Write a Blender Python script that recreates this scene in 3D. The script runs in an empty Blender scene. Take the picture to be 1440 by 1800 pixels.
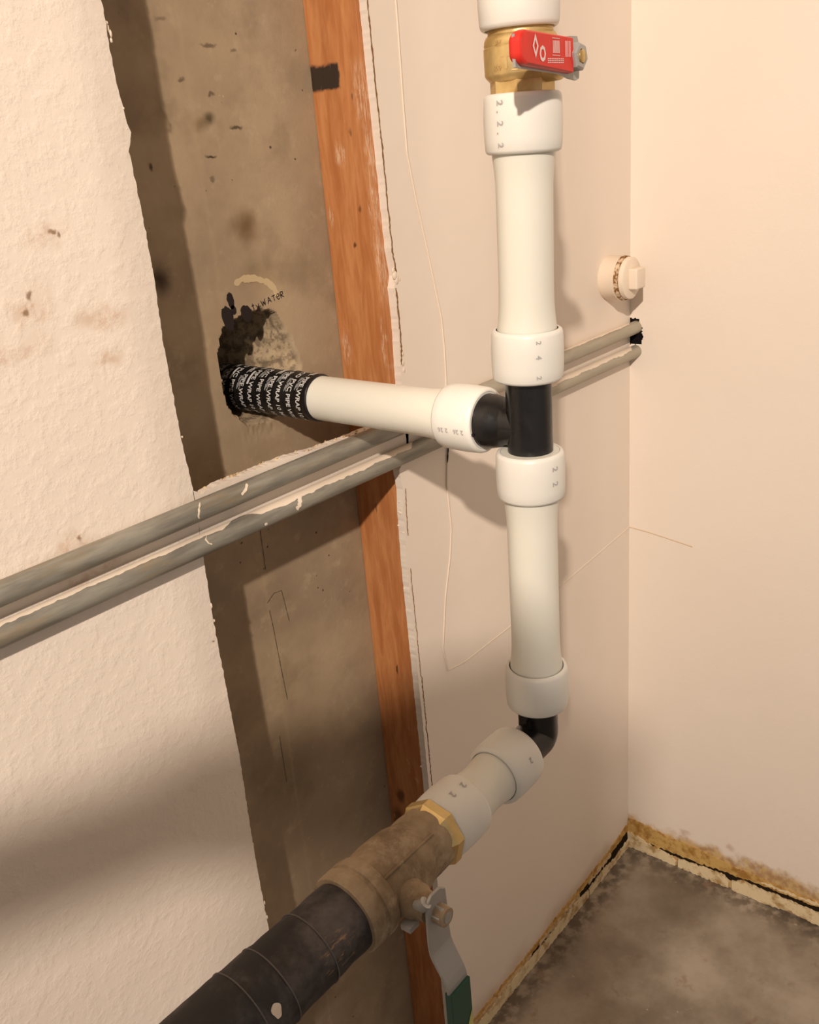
import bpy, bmesh, math, random
from mathutils import Vector, Matrix, noise
PI = math.pi
S = bpy.context.scene
COL = S.collection
rnd = random.Random(7)

# ------------------------------------------------------------------ camera
cam = bpy.data.cameras.new('camera')
cam.sensor_fit = 'VERTICAL'; cam.sensor_height = 36.0; cam.sensor_width = 28.8
cam.lens = 1650.0 / 1800.0 * 36.0
cam.clip_start = 0.01
camo = bpy.data.objects.new('camera', cam); COL.objects.link(camo)
RX = Vector((0.62819246, -0.77380653, -0.08122616))
RY = Vector((-0.33071701, -0.17106105, -0.92809718))     # image down
RZ = Vector((0.70427302, 0.60988653, -0.36337025))       # view direction
camo.matrix_world = Matrix(((RX.x, -RY.x, -RZ.x, 0.0), (RX.y, -RY.y, -RZ.y, -0.8),
                            (RX.z, -RY.z, -RZ.z, 1.54), (0, 0, 0, 1)))
S.camera = camo

# ------------------------------------------------------------------ light
w = bpy.data.worlds.new('world'); S.world = w; w.use_nodes = True
bg = w.node_tree.nodes['Background']
bg.inputs['Color'].default_value = (0.80, 0.74, 0.70, 1); bg.inputs['Strength'].default_value = 0.46
lamp = bpy.data.lights.new('ceiling_spot', 'SPOT'); lamp.energy = 640; lamp.color = (1.0, 0.86, 0.735)
lamp.shadow_soft_size = 0.04; lamp.spot_size = math.radians(70); lamp.spot_blend = 1.0
lo = bpy.data.objects.new('ceiling_spot', lamp); COL.objects.link(lo); lo.location = (-1.75, -1.82, 3.05)
lo.rotation_euler = (Vector((0.80, 0.0, 1.80)) - Vector(lo.location)).to_track_quat('-Z', 'Y').to_euler()
S.view_settings.view_transform = 'Standard'; S.view_settings.look = 'None'
S.view_settings.gamma = 1.0; S.view_settings.use_curve_mapping = False
S.view_settings.exposure = 0.0

# ------------------------------------------------------------------ helpers
def lin(c):
    return c / 12.92 if c <= 0.04045 else ((c + 0.055) / 1.055) ** 2.4
def rgb(r, g, b):
    return (lin(r / 255), lin(g / 255), lin(b / 255), 1.0)

class Mat:
    """A small wrapper that chains shader nodes."""
    def __init__(self, name, rough=0.5, metal=0.0, color=(0.8, 0.8, 0.8, 1), spec=0.5):
        self.m = bpy.data.materials.new(name); self.m.use_nodes = True
        self.nt = self.m.node_tree; self.p = self.nt.nodes['Principled BSDF']
        self.p.inputs['Base Color'].default_value = color
        self.p.inputs['Roughness'].default_value = rough
        self.p.inputs['Metallic'].default_value = metal
        self.p.inputs['Specular IOR Level'].default_value = spec
        self.tc = self.nt.nodes.new('ShaderNodeTexCoord')
        self.P = self.tc.outputs['Object']; self.bumpn = None
    def link(self, a, b): self.nt.links.new(a, b)
    def setv(self, sock, v):
        if isinstance(v, bpy.types.NodeSocket): self.link(v, sock)
        else: sock.default_value = v
    def math(self, op, a, b=0.0, clamp=False):
        n = self.nt.nodes.new('ShaderNodeMath'); n.operation = op; n.use_clamp = clamp
        self.setv(n.inputs[0], a); self.setv(n.inputs[1], b); return n.outputs[0]
    def scaled(self, s, off=(0, 0, 0), P=None):
        n = self.nt.nodes.new('ShaderNodeMapping'); self.link(P or self.P, n.inputs['Vector'])
        n.inputs['Scale'].default_value = s; n.inputs['Location'].default_value = off; return n.outputs[0]
    def noise(self, scale, detail=4, rough=0.55, vec=None, dist=0.0):
        n = self.nt.nodes.new('ShaderNodeTexNoise'); n.inputs['Scale'].default_value = scale
        n.inputs['Detail'].default_value = detail; n.inputs['Roughness'].default_value = rough
        n.inputs['Distortion'].default_value = dist
        self.link(vec or self.P, n.inputs['Vector']); return n.outputs['Fac']
    def voro(self, scale, vec=None):
        n = self.nt.nodes.new('ShaderNodeTexVoronoi'); n.inputs['Scale'].default_value = scale
        self.link(vec or self.P, n.inputs['Vector']); return n.outputs['Distance']
    def ramp(self, v, a, b, lo=0.0, hi=1.0, smooth=True):
        n = self.nt.nodes.new('ShaderNodeMapRange'); n.clamp = True
        if smooth: n.interpolation_type = 'SMOOTHSTEP'
        self.setv(n.inputs['Value'], v)
        n.inputs['From Min'].default_value = a; n.inputs['From Max'].default_value = b
        n.inputs['To Min'].default_value = lo; n.inputs['To Max'].default_value = hi
        return n.outputs['Result']
    def mix(self, fac, a, b):
        n = self.nt.nodes.new('ShaderNodeMix'); n.data_type = 'RGBA'
        self.setv(n.inputs[0], fac); self.setv(n.inputs[6], a); self.setv(n.inputs[7], b); return n.outputs[2]
    def axis(self, i, P=None):
        n = self.nt.nodes.new('ShaderNodeSeparateXYZ'); self.link(P or self.P, n.inputs[0]); return n.outputs[i]
    def warp(self, amt, scale):
        n = self.nt.nodes.new('ShaderNodeTexNoise'); n.inputs['Scale'].default_value = scale; n.inputs['Detail'].default_value = 3
        self.link(self.P, n.inputs['Vector'])
        s = self.nt.nodes.new('ShaderNodeVectorMath'); s.operation = 'SUBTRACT'
        self.link(n.outputs['Color'], s.inputs[0]); s.inputs[1].default_value = (.5, .5, .5)
        m = self.nt.nodes.new('ShaderNodeVectorMath'); m.operation = 'SCALE'; self.link(s.outputs[0], m.inputs[0])
        m.inputs['Scale'].default_value = amt
        a = self.nt.nodes.new('ShaderNodeVectorMath'); a.operation = 'ADD'; self.link(self.P, a.inputs[0]); self.link(m.outputs[0], a.inputs[1])
        return a.outputs[0]
    def blob(self, c, r, P=None, inner=0.2, outer=1.0, rot=0.0):
        """1 at c, fading to 0 at the radii r (an ellipsoid)."""
        n = self.nt.nodes.new('ShaderNodeVectorMath'); n.operation = 'SUBTRACT'
        self.link(P or self.P, n.inputs[0]); n.inputs[1].default_value = c
        v = n.outputs[0]
        if rot:
            q = self.nt.nodes.new('ShaderNodeVectorRotate'); q.rotation_type = 'Y_AXIS'; self.link(v, q.inputs['Vector'])
            q.inputs['Angle'].default_value = rot; v = q.outputs[0]
        d = self.nt.nodes.new('ShaderNodeVectorMath'); d.operation = 'DIVIDE'; self.link(v, d.inputs[0]); d.inputs[1].default_value = r
        l = self.nt.nodes.new('ShaderNodeVectorMath'); l.operation = 'LENGTH'; self.link(d.outputs[0], l.inputs[0])
        return self.ramp(l.outputs['Value'], inner, outer, 1.0, 0.0)
    def color(self, v): self.setv(self.p.inputs['Base Color'], v)
    def rough(self, v): self.setv(self.p.inputs['Roughness'], v)
    def bump(self, h, dist=0.001, strength=1.0):
        n = self.nt.nodes.new('ShaderNodeBump'); n.inputs['Distance'].default_value = dist
        n.inputs['Strength'].default_value = strength; self.setv(n.inputs['Height'], h)
        if self.bumpn: self.link(self.bumpn, n.inputs['Normal'])
        self.bumpn = n.outputs[0]; self.link(self.bumpn, self.p.inputs['Normal'])

def obj(name, bm, mat, parent=None, smooth=None, kind=None, label=None):
    me = bpy.data.meshes.new(name)
    bmesh.ops.recalc_face_normals(bm, faces=bm.faces)
    bm.to_mesh(me); bm.free()
    me.materials.append(mat.m if isinstance(mat, Mat) else mat)
    if smooth is not None:
        for p in me.polygons: p.use_smooth = True
        me.set_sharp_from_angle(angle=math.radians(smooth))
    o = bpy.data.objects.new(name, me); COL.objects.link(o)
    if parent:
        o.parent = parent
        o.matrix_parent_inverse = Matrix.Translation(-world_loc(parent))
    if kind: o['kind'] = kind
    if label: o['label'] = label
    return o
def world_loc(o):
    return Vector(o.get('base', (0, 0, 0))) if o.type == 'EMPTY' else Vector((0, 0, 0))
def thing(name, label, cat, loc, group=None):
    o = bpy.data.objects.new(name, None); COL.objects.link(o); o.location = loc
    o['base'] = loc; o['label'] = label; o['category'] = cat
    o.empty_display_size = 0.02
    if group: o['group'] = group
    return o
def tag(o, label, cat):
    o['label'] = label; o['category'] = cat; return o

def frame(ax):
    ax = Vector(ax).normalized()
    u = Vector((0, 0, 1)) if abs(ax.z) < 0.9 else Vector((1, 0, 0))
    a = (u - ax * u.dot(ax)).normalized(); return ax, a, ax.cross(a)
def lathe(bm, org, ax, prof, seg=64, caps=True, phase=0.0, wob=0.0):
    """Turn a profile of (distance along the axis, radius) about an axis."""
    org = Vector(org); ax, a, b = frame(ax); rings = []
    for t, r in prof:
        ring = []
        for i in range(seg):
            th = 2 * PI * i / seg + phase
            rr = r
            if wob:
                rr += wob * noise.noise(Vector((math.cos(th) * 2, math.sin(th) * 2, t * 60)))
            ring.append(bm.verts.new(org + ax * t + (a * math.cos(th) + b * math.sin(th)) * rr))
        rings.append(ring)
    for r0, r1 in zip(rings, rings[1:]):
        for i in range(seg):
            j = (i + 1) % seg; bm.faces.new((r0[i], r0[j], r1[j], r1[i]))
    if caps:
        bm.faces.new(rings[0][::-1]); bm.faces.new(rings[-1])
    return bm
def tube(bm, pts, r, seg=12, caps=True):
    pts = [Vector(p) for p in pts]; rings = []
    rs = r if isinstance(r, (list, tuple)) else [r] * len(pts)
    t0 = (pts[1] - pts[0]).normalized(); _, a, b = frame(t0); prev = t0
    for i, p in enumerate(pts):
        t = (pts[min(i + 1, len(pts) - 1)] - pts[max(i - 1, 0)]).normalized()
        q = prev.rotation_difference(t); a = q @ a; b = q @ b; prev = t
        rings.append([bm.verts.new(p + (a * math.cos(2 * PI * k / seg) + b * math.sin(2 * PI * k / seg)) * rs[i]) for k in range(seg)])
    for r0, r1 in zip(rings, rings[1:]):
        for i in range(seg):
            j = (i + 1) % seg; bm.faces.new((r0[i], r0[j], r1[j], r1[i]))
    if caps: bm.faces.new(rings[0][::-1]); bm.faces.new(rings[-1])
    return bm
def box(bm, lo, hi, bev=0.0):
    vs = [bm.verts.new((x, y, z)) for x in (lo[0], hi[0]) for y in (lo[1], hi[1]) for z in (lo[2], hi[2])]
    fs = [bm.faces.new([vs[i] for i in q]) for q in ((0, 1, 3, 2), (4, 6, 7, 5), (0, 4, 5, 1), (2, 3, 7, 6), (0, 2, 6, 4), (1, 5, 7, 3))]
    if bev:
        es = list({e for f in fs for e in f.edges})
        bmesh.ops.bevel(bm, geom=es, offset=bev, segments=3, profile=0.6, affect='EDGES')
    return bm
def prism(bm, pts, fn, d):
    """A closed outline pts (2D) lifted by fn(u, v, depth) to a slab between depth 0 and d."""
    a = [bm.verts.new(fn(u, v, 0.0)) for u, v in pts]; b = [bm.verts.new(fn(u, v, d)) for u, v in pts]
    n = len(pts); bm.faces.new(a); bm.faces.new(b[::-1])
    for i in range(n):
        j = (i + 1) % n; bm.faces.new((a[i], b[i], b[j], a[j]))
    return bm
def ragged(pts, step, amp, seed=0, fine=0.5):
    """Subdivide an open polyline and jitter it sideways."""
    out = []
    for (x0, y0), (x1, y1) in zip(pts, pts[1:]):
        L = math.hypot(x1 - x0, y1 - y0); n = max(1, int(L / step)); nx, ny = -(y1 - y0) / L, (x1 - x0) / L
        for i in range(n):
            t = i / n; x = x0 + (x1 - x0) * t; y = y0 + (y1 - y0) * t
            k = amp * (noise.noise(Vector((x * 140, y * 140, seed))) + fine * noise.noise(Vector((x * 520, y * 520, seed + 9))))
            out.append((x + nx * k, y + ny * k))
    out.append(pts[-1]); return out
ONWALL = lambda y: (lambda u, v, d: (u, y + d, v))           # outline (x, z) on the left wall
ONRIGHT = lambda x: (lambda u, v, d: (x + d, u, v))          # outline (y, z) on the right wall
def ribbon(bm, pts, width, fn, seed=0, var=0.5, thick=0.0005):
    """A flat stroke along pts (2D), lifted by fn."""
    L, R = [], []
    n = len(pts)
    for i, (u, v) in enumerate(pts):
        a = pts[max(i - 1, 0)]; b = pts[min(i + 1, n - 1)]
        du, dv = b[0] - a[0], b[1] - a[1]; l = math.hypot(du, dv) or 1
        wd = width * (1 + var * noise.noise(Vector((u * 300, v * 300, seed)))) / 2
        if i in (0, n - 1): wd *= 0.35
        L.append((u - dv / l * wd, v + du / l * wd)); R.append((u + dv / l * wd, v - du / l * wd))
    a = [[bm.verts.new(fn(p[0], p[1], d)) for p in s] for s in (L, R) for d in (0.0, thick)]
    for i in range(n - 1):
        for s0, s1 in ((0, 2), (2, 3), (3, 1), (1, 0)):
            bm.faces.new((a[s0][i], a[s0][i + 1], a[s1][i + 1], a[s1][i]))
    for i in (0, n - 1): bm.faces.new((a[0][i], a[2][i], a[3][i], a[1][i]))
    return bm
def densify(pts, step):
    out = []
    for a, b in zip(pts, pts[1:]):
        L = math.dist(a, b); n = max(1, int(L / step))
        for i in range(n):
            t = i / n; out.append(tuple(p + (q - p) * t for p, q in zip(a, b)))
    out.append(tuple(pts[-1])); return out
_tc = {}
def text_mesh(s):
    """Vertices and faces of a line of lettering, cap height about 0.7."""
    if s not in _tc:
        cu = bpy.data.curves.new('lettering', 'FONT'); cu.body = s; cu.resolution_u = 2; cu.offset = 0.022
        o = bpy.data.objects.new('lettering', cu); COL.objects.link(o)
        bpy.context.view_layer.update()
        me = o.evaluated_get(bpy.context.evaluated_depsgraph_get()).to_mesh()
        _tc[s] = ([v.co.copy() for v in me.vertices], [list(p.vertices) for p in me.polygons])
        o.evaluated_get(bpy.context.evaluated_depsgraph_get()).to_mesh_clear()
        bpy.data.objects.remove(o); bpy.data.curves.remove(cu)
    return _tc[s]
def put_text(bm, s, fn, sx, sy):
    vs, fs = text_mesh(s); nv = [bm.verts.new(fn(v.x * sx, v.y * sy)) for v in vs]
    for f in fs:
        try: bm.faces.new([nv[i] for i in f])
        except ValueError: pass
    return max((v.x for v in vs), default=0) * sx

# ------------------------------------------------------------------ materials
def make_paint(name, left):
    m = Mat(name, rough=0.55, spec=0.3)
    base = m.mix(m.noise(3.0, 3), rgb(233, 221, 207), rgb(226, 212, 197))
    big = m.noise(150, 4, 0.6); lumps = m.ramp(m.noise(60, 4, 0.6), 0.42, 0.68)
    x = m.axis(0)
    if left:
        sheet = m.ramp(x, 0.60, 0.72, 1.0, 0.0)
        wp = m.warp(0.05, 28); wf = m.ramp(m.noise(55, 4, 0.7), 0.42, 0.62)
        st = None
        for c, r in (((0.468, 0, 1.488), (.035, .05, .022)), ((0.436, 0, 1.435), (.03, .05, .03)), ((0.425, 0, 1.206), (.035, .05, .02)),
                     ((0.505, 0, 1.41), (.045, .05, .018)), ((0.41, 0, 1.40), (.05, .05, .02)), ((0.50, 0, 1.372), (.03, .05, .012)),
                     ((0.44, 0, 1.17), (.06, .05, .014))):
            b = m.blob(c, r, wp, 0.1); st = b if st is None else m.math('MAXIMUM', st, b)
        base = m.mix(m.math('MULTIPLY', m.math('MULTIPLY', st, m.ramp(wf, 0, 1, 0.35, 1.0)), 0.42), base, rgb(176, 128, 80))
        sp = None
        for c, r in (((0.472, 0, 1.494), (.005, .05, .004)), ((0.437, 0, 1.443), (.004, .05, .006)), ((0.431, 0, 1.43), (.004, .05, .004)),
                     ((0.432, 0, 1.212), (.004, .05, .005)), ((0.564, 0, 1.034), (.003, .05, .002)), ((0.478, 0, 1.49), (.003, .05, .004))):
            b = m.blob(c, r, m.warp(0.012, 90), 0.2); sp = b if sp is None else m.math('MAXIMUM', sp, b)
        base = m.mix(m.math('MULTIPLY', sp, 0.75), base, rgb(120, 82, 45))
        # damp yellow stain creeping up from the floor joint
        z = m.axis(2)
        damp = m.math('MULTIPLY', m.ramp(m.math('ADD', z, m.math('MULTIPLY', m.math('SUBTRACT', m.noise(9, 3), 0.5), -0.1)), 0.015, 0.085, 1.0, 0.0), 0.55)
        base = m.mix(damp, base, rgb(170, 130, 75))
        h = m.math('ADD', m.math('MULTIPLY', lumps, m.math('MULTIPLY', sheet, 0.8)), m.math('MULTIPLY', big, m.ramp(x, 0.6, 0.72, 0.55, 0.14)))
        m.bump(h, 0.0009, 0.5)
        m.bump(m.noise(14, 2), 0.004, 0.3)
    else:
        y = m.axis(1); z = m.axis(2); wp = m.warp(0.05, 22)
        edge = m.math('ADD', z, m.math('MULTIPLY', m.math('SUBTRACT', m.noise(16, 4, 0.6), 0.5), -0.09))
        damp = m.ramp(edge, 0.072, 0.098, 1.0, 0.0)
        base = m.mix(m.math('MULTIPLY', damp, 0.85), base, m.mix(m.ramp(m.noise(60, 4), 0.4, 0.62), rgb(196, 160, 96), rgb(160, 116, 58)))
        b = m.blob((1.589, -0.135, 0.098), (.05, .016, .010), m.warp(0.02, 60), 0.1)
        b2 = m.blob((1.589, -0.235, 0.105), (.05, .012, .014), m.warp(0.02, 60), 0.1)
        base = m.mix(m.math('MULTIPLY', m.math('MAXIMUM', b, b2), 0.5), base, rgb(176, 138, 112))
        m.bump(big, 0.0006, 0.5); m.bump(m.noise(9, 2), 0.004, 0.3)
    m.color(base); return m

M_LEFT = make_paint('cream_wall_paint_orange_peel', True)
M_RIGHT = make_paint('cream_wall_paint', False)

def make_concrete():
    m = Mat('bare_concrete', rough=0.88, spec=0.2)
    wp = m.warp(0.03, 20); fine = m.warp(0.012, 80)
    c = m.mix(m.ramp(m.noise(5, 5, 0.6), 0.35, 0.68), rgb(164, 144, 117), rgb(141, 123, 101))
    c = m.mix(m.math('MULTIPLY', m.ramp(m.noise(38, 5, 0.7), 0.55, 0.72), 0.35), c, rgb(180, 162, 133))
    # brown halo, smudges, one broad darker area low down
    for p, r, k, col in (((0.782, .097, 1.464), (.032, .06, .028), 0.75, rgb(92, 64, 28)), ((0.648, .097, 1.425), (.02, .06, .028), 0.9, rgb(50, 36, 28)),
                         ((0.747, .097, 1.588), (.013, .06, .012), 0.85, rgb(62, 50, 30)), ((0.735, .097, 1.582), (.016, .06, .012), 0.5, rgb(88, 66, 30)),
                         ((0.64, .097, 1.60), (.05, .06, .04), 0.35, rgb(90, 70, 60)), ((0.80, .097, 1.405), (.05, .06, .03), 0.25, rgb(120, 96, 54)),
                         ((0.71, .097, 0.72), (.11, .06, .11), 0.35, rgb(70, 58, 42))):
        c = m.mix(m.math('MULTIPLY', m.blob(p, r, wp, 0.05), k), c, col)
    for x, z, rx, rz, k in ((.789, 1.574, .012, .003, .8), (.745, 1.546, .010, .0025, .9), (.66, 1.54, .004, .006, .8), (.765, 1.66, .016, .003, .6),
                            (.72, 1.625, .008, .003, .6), (.705, 1.685, .010, .004, .4), (.76, 1.61, .006, .003, .6), (.80, 1.655, .008, .003, .5), (.742, 1.522, .005, .004, .5)):
        c = m.mix(m.math('MULTIPLY', m.blob((x, .097, z), (rx, .06, rz), fine, 0.3), k), c, rgb(52, 40, 26))
    # darker patches scattered by noise
    c = m.mix(m.math('MULTIPLY', m.ramp(m.noise(9, 4, 0.6), 0.52, 0.7), 0.30), c, rgb(84, 68, 50))
    # form-board ridge line
    x = m.axis(0, fine)
    c = m.mix(m.ramp(m.math('ABSOLUTE', m.math('SUBTRACT', x, 0.728)), 0.0, 0.005, 0.16, 0.0), c, rgb(176, 156, 124))
    # pinholes
    v = m.voro(42, wp); pin = m.ramp(v, 0.035, 0.085, 1.0, 0.0)
    pin = m.math('MULTIPLY', pin, m.ramp(m.noise(7, 2), 0.5, 0.56))
    c = m.mix(m.math('MULTIPLY', pin, 0.85), c, rgb(38, 30, 22))
    sp = m.math('MULTIPLY', m.ramp(m.voro(70, wp), 0.04, 0.08, 1.0, 0.0), m.ramp(m.noise(11, 2), 0.58, 0.64))
    c = m.mix(m.math('MULTIPLY', sp, 0.6), c, rgb(205, 188, 160))
    # broken stone in the spalled hole: deeper than the face
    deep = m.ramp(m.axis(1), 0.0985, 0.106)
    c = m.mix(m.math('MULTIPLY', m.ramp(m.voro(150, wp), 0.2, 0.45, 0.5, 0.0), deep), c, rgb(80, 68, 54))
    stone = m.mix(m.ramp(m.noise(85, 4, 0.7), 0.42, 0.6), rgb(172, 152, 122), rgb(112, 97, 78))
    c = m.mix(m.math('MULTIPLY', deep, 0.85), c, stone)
    m.color(c)
    m.bump(m.math('SUBTRACT', m.noise(60, 5, 0.65), pin), 0.0012, 0.55)
    return m
M_CONC = make_concrete()

def make_floor():
    m = Mat('stained_concrete_floor', rough=0.7, spec=0.3)
    c = m.mix(m.ramp(m.noise(4.5, 5, 0.6), 0.35, 0.68), rgb(170, 157, 140), rgb(126, 114, 99))
    c = m.mix(m.math('MULTIPLY', m.ramp(m.noise(30, 5, 0.7), 0.5, 0.7), 0.45), c, rgb(158, 144, 124))
    c = m.mix(m.math('MULTIPLY', m.blob((1.50, -0.16, 0), (.13, .12, .1), m.warp(.12, 12), 0.1), 0.6), c, rgb(98, 86, 70))
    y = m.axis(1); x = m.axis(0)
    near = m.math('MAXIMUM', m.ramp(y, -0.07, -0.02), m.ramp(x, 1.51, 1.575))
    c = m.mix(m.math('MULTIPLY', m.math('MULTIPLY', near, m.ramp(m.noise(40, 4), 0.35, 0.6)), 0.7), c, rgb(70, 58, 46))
    sp = m.math('MULTIPLY', m.ramp(m.voro(38, m.warp(.02, 40)), 0.04, 0.1, 1.0, 0.0), m.ramp(m.noise(9, 2), 0.55, 0.62))
    c = m.mix(m.math('MULTIPLY', sp, 0.5), c, rgb(205, 190, 165))
    rd = m.math('MULTIPLY', m.ramp(m.noise(22, 3, .6, m.scaled((1, 1, 1), (4, 2, 0))), 0.6, 0.72), 0.4)
    c = m.mix(rd, c, rgb(120, 84, 64))
    m.color(c); m.bump(m.noise(45, 5, .6), 0.001, 0.4); return m
M_FLOOR = make_floor()

def make_wood():
    m = Mat('orange_brown_wood', rough=0.62, spec=0.3)
    g = m.noise(10, 5, 0.6, m.scaled((40, 9, 1.2)), 0.4)
    c = m.mix(m.ramp(g, 0.3, 0.7), rgb(197, 136, 86), rgb(174, 109, 62))
    c = m.mix(m.math('MULTIPLY', m.ramp(m.noise(6, 4, 0.6, m.scaled((6, 6, 1.4))), 0.48, 0.7), 0.5), c, rgb(160, 98, 56))
    z = m.axis(2)
    # dark spot of paint near the top, knots, plaster smears on the room-side edge
    fw = m.warp(0.010, 70)
    fy = m.axis(1, fw); fz = m.axis(2, fw)
    mk = m.math('MULTIPLY', m.ramp(fy, 0.047, 0.051), m.math('MULTIPLY', m.ramp(fz, 1.608, 1.613), m.ramp(fz, 1.636, 1.641, 1.0, 0.0)))
    c = m.mix(m.math('MULTIPLY', mk, 0.97), c, rgb(44, 38, 34))
    for y, zz, ry, rz, k in ((.05, 1.425, .004, .005, .85), (.036, 1.47, .003, .006, .6), (.05, 0.795, .003, .012, .85), (.04, 1.56, .003, .008, .5), (.06, 1.06, .003, .009, .6),
                             (.03, 1.60, .003, .006, .6), (.07, .55, .012, .02, .7), (.08, 0.5, .02, .03, .7)):
        c = m.mix(m.math('MULTIPLY', m.blob((.921, y, zz), (.03, ry, rz), fw, 0.3), k), c, rgb(66, 38, 18))
    wp = m.warp(0.02, 45)
    sm = None
    for y, zz, ry, rz in ((.016, 1.60, .018, .05), (.012, 1.53, .010, .06), (.060, 1.535, .012, .02), (.014, 1.47, .012, .05), (.012, 1.40, .010, .07),
                          (.085, 1.29, .012, .03), (.088, 1.46, .006, .02), (.016, 1.30, .006, .05), (.04, .69, .004, .012), (.045, .62, .003, .02), (.03, .60, .004, .01)):
        b = m.blob((.921, y, zz), (.04, ry, rz), wp, 0.2); sm = b if sm is None else m.math('MAXIMUM', sm, b)
    streak = m.ramp(m.noise(26, 4, 0.7, m.scaled((20, 14, 2.2))), 0.42, 0.62)
    c = m.mix(m.math('MULTIPLY', m.math('MULTIPLY', sm, streak), 0.62), c, rgb(226, 196, 168))
    ck = m.math('MULTIPLY', m.ramp(m.voro(26, m.scaled((1.6, 1.6, .5))), 0.03, 0.10, 1.0, 0.0), m.ramp(m.noise(10, 2), 0.5, 0.58))
    c = m.mix(m.math('MULTIPLY', ck, 0.7), c, rgb(222, 190, 158))
    m.color(c); m.bump(g, 0.0008, 0.4); return m
M_WOOD = make_wood()

def plastic(name, col, rough, sss=0.0, spec=0.5):
    m = Mat(name, rough=rough, color=col, spec=spec)
    if sss:
        m.p.inputs['Subsurface Weight'].default_value = sss
        m.p.inputs['Subsurface Radius'].default_value = (1.0, 0.8, 0.55)
        m.p.inputs['Subsurface Scale'].default_value = 0.006
    return m
M_PEX = plastic('white_translucent_pipe_plastic', rgb(228, 225, 212), 0.34, 0.35)
M_RING = plastic('white_ring_plastic', rgb(229, 226, 217), 0.36, 0.35)
M_BLACK = plastic('glossy_black_plastic', rgb(22, 21, 21), 0.28)
M_BLACK.rough(M_BLACK.ramp(M_BLACK.noise(40, 3), 0.3, 0.7, 0.22, 0.42))
M_TAPE = plastic('black_wrap_tape', rgb(20, 18, 17), 0.42)
M_TAPE.bump(M_TAPE.noise(60, 3), 0.0008, 0.5)
M_PRINT = plastic('pale_grey_print', rgb(196, 194, 190), 0.5)
M_GREYPRINT = plastic('faint_grey_print', rgb(176, 172, 170), 0.5)
M_WPRINT = plastic('white_print_on_red', rgb(230, 205, 200), 0.5)
def brass(name, c0, c1, dirt, rough):
    m = Mat(name, rough=rough, metal=1.0)
    n = m.noise(28, 4, .6)
    c = m.mix(m.ramp(n, 0.35, 0.7), c0, c1); m.color(c)
    m.p.inputs['Metallic'].default_value = 1.0 - dirt
    m.bump(m.noise(160, 3), 0.0004, 0.5); return m
M_BRASS = brass('cast_brass', rgb(222, 194, 134), rgb(190, 156, 96), 0.45, 0.38)
M_BRIGHT = brass('bright_brass', rgb(222, 194, 134), rgb(196, 164, 104), 0.25, 0.30)
def make_bronze():
    m = Mat('dusty_old_bronze', rough=0.75, spec=0.3)
    c = m.mix(m.ramp(m.noise(18, 5, .65), 0.35, 0.68), rgb(166, 145, 117), rgb(126, 106, 82))
    up = m.nt.nodes.new('ShaderNodeNewGeometry')
    c = m.mix(m.math('MULTIPLY', m.ramp(m.noise(45, 4, .7), 0.5, 0.7), 0.5), c, rgb(190, 170, 142))
    m.color(c); m.p.inputs['Metallic'].default_value = 0.1
    m.bump(m.noise(70, 4), 0.0006, 0.5); return m
M_BRONZE = make_bronze()
def make_oldblack():
    m = Mat('dusty_black_tape', rough=0.6, spec=0.35)
    c = m.mix(m.ramp(m.noise(16, 5, .65), 0.4, 0.72), rgb(40, 37, 37), rgb(96, 88, 85))
    wp = m.warp(0.02, 70)
    sc = m.math('MULTIPLY', m.blob((0.405, -0.322, 0.900), (.028, .03, .022), wp, 0.2), m.ramp(m.noise(60, 4, .7, m.scaled((1, 1, 4))), 0.52, 0.64))
    c = m.mix(m.math('MULTIPLY', sc, 0.85), c, rgb(170, 138, 100))
    m.color(c); m.bump(m.noise(40, 4), 0.0010, 0.5); return m
M_OLDBLACK = make_oldblack()
M_TAPEEDGE = plastic('dusty_tape_edge', rgb(98, 90, 86), 0.7)
M_ZINC = Mat('zinc_plated_steel', rough=0.42, metal=0.35, color=rgb(170, 167, 162))
M_ZINC.bump(M_ZINC.noise(120, 3), 0.0004, 0.4)
M_GREEN = plastic('dark_green_grip', rgb(18, 72, 58), 0.45)
M_YELLOWPRINT = plastic('yellow_green_print', rgb(196, 190, 110), 0.5)
M_RED = plastic('red_vinyl_grip', rgb(214, 44, 32), 0.42)
def make_conduit():
    m = Mat('galvanised_conduit', rough=0.5, spec=0.45)
    base = m.mix(m.ramp(m.noise(12, 4, .6, m.scaled((1, 8, 8))), 0.35, 0.68), rgb(150, 146, 134), rgb(120, 117, 108))
    base = m.mix(m.math('MULTIPLY', m.ramp(m.noise(9, 3, .6, m.scaled((1, 6, 6), (3, 1, 2))), 0.5, 0.7), 0.5), base, rgb(150, 126, 88))
    x = m.axis(0); g = m.nt.nodes.new('ShaderNodeNewGeometry')
    paint = m.ramp(m.math('ADD', x, m.math('MULTIPLY', m.math('SUBTRACT', m.noise(20, 4), 0.5), 0.5)), 0.92, 1.12, 0.0, 0.55)
    base = m.mix(paint, base, rgb(188, 178, 158))
    m.color(base); m.p.inputs['Metallic'].default_value = 0.25
    m.bump(m.noise(80, 3), 0.0004, 0.4); return m
M_COND = make_conduit()
M_PAINTDAB = plastic('cream_wall_paint_dab', rgb(228, 212, 192), 0.5)
M_PLASTER = Mat('crumbled_plaster', rough=0.9, spec=0.2)
M_PLASTER.color(M_PLASTER.mix(M_PLASTER.ramp(M_PLASTER.noise(60, 4, .7), 0.4, 0.65), rgb(206, 182, 146), rgb(174, 140, 96)))
M_PLASTER.bump(M_PLASTER.noise(160, 4), 0.0012, 0.8)
M_TORN = Mat('brown_torn_paper', rough=0.9, color=rgb(132, 98, 64), spec=0.2)
M_DARK = Mat('dark_gap', rough=0.95, color=rgb(38, 30, 20), spec=0.1)
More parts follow.
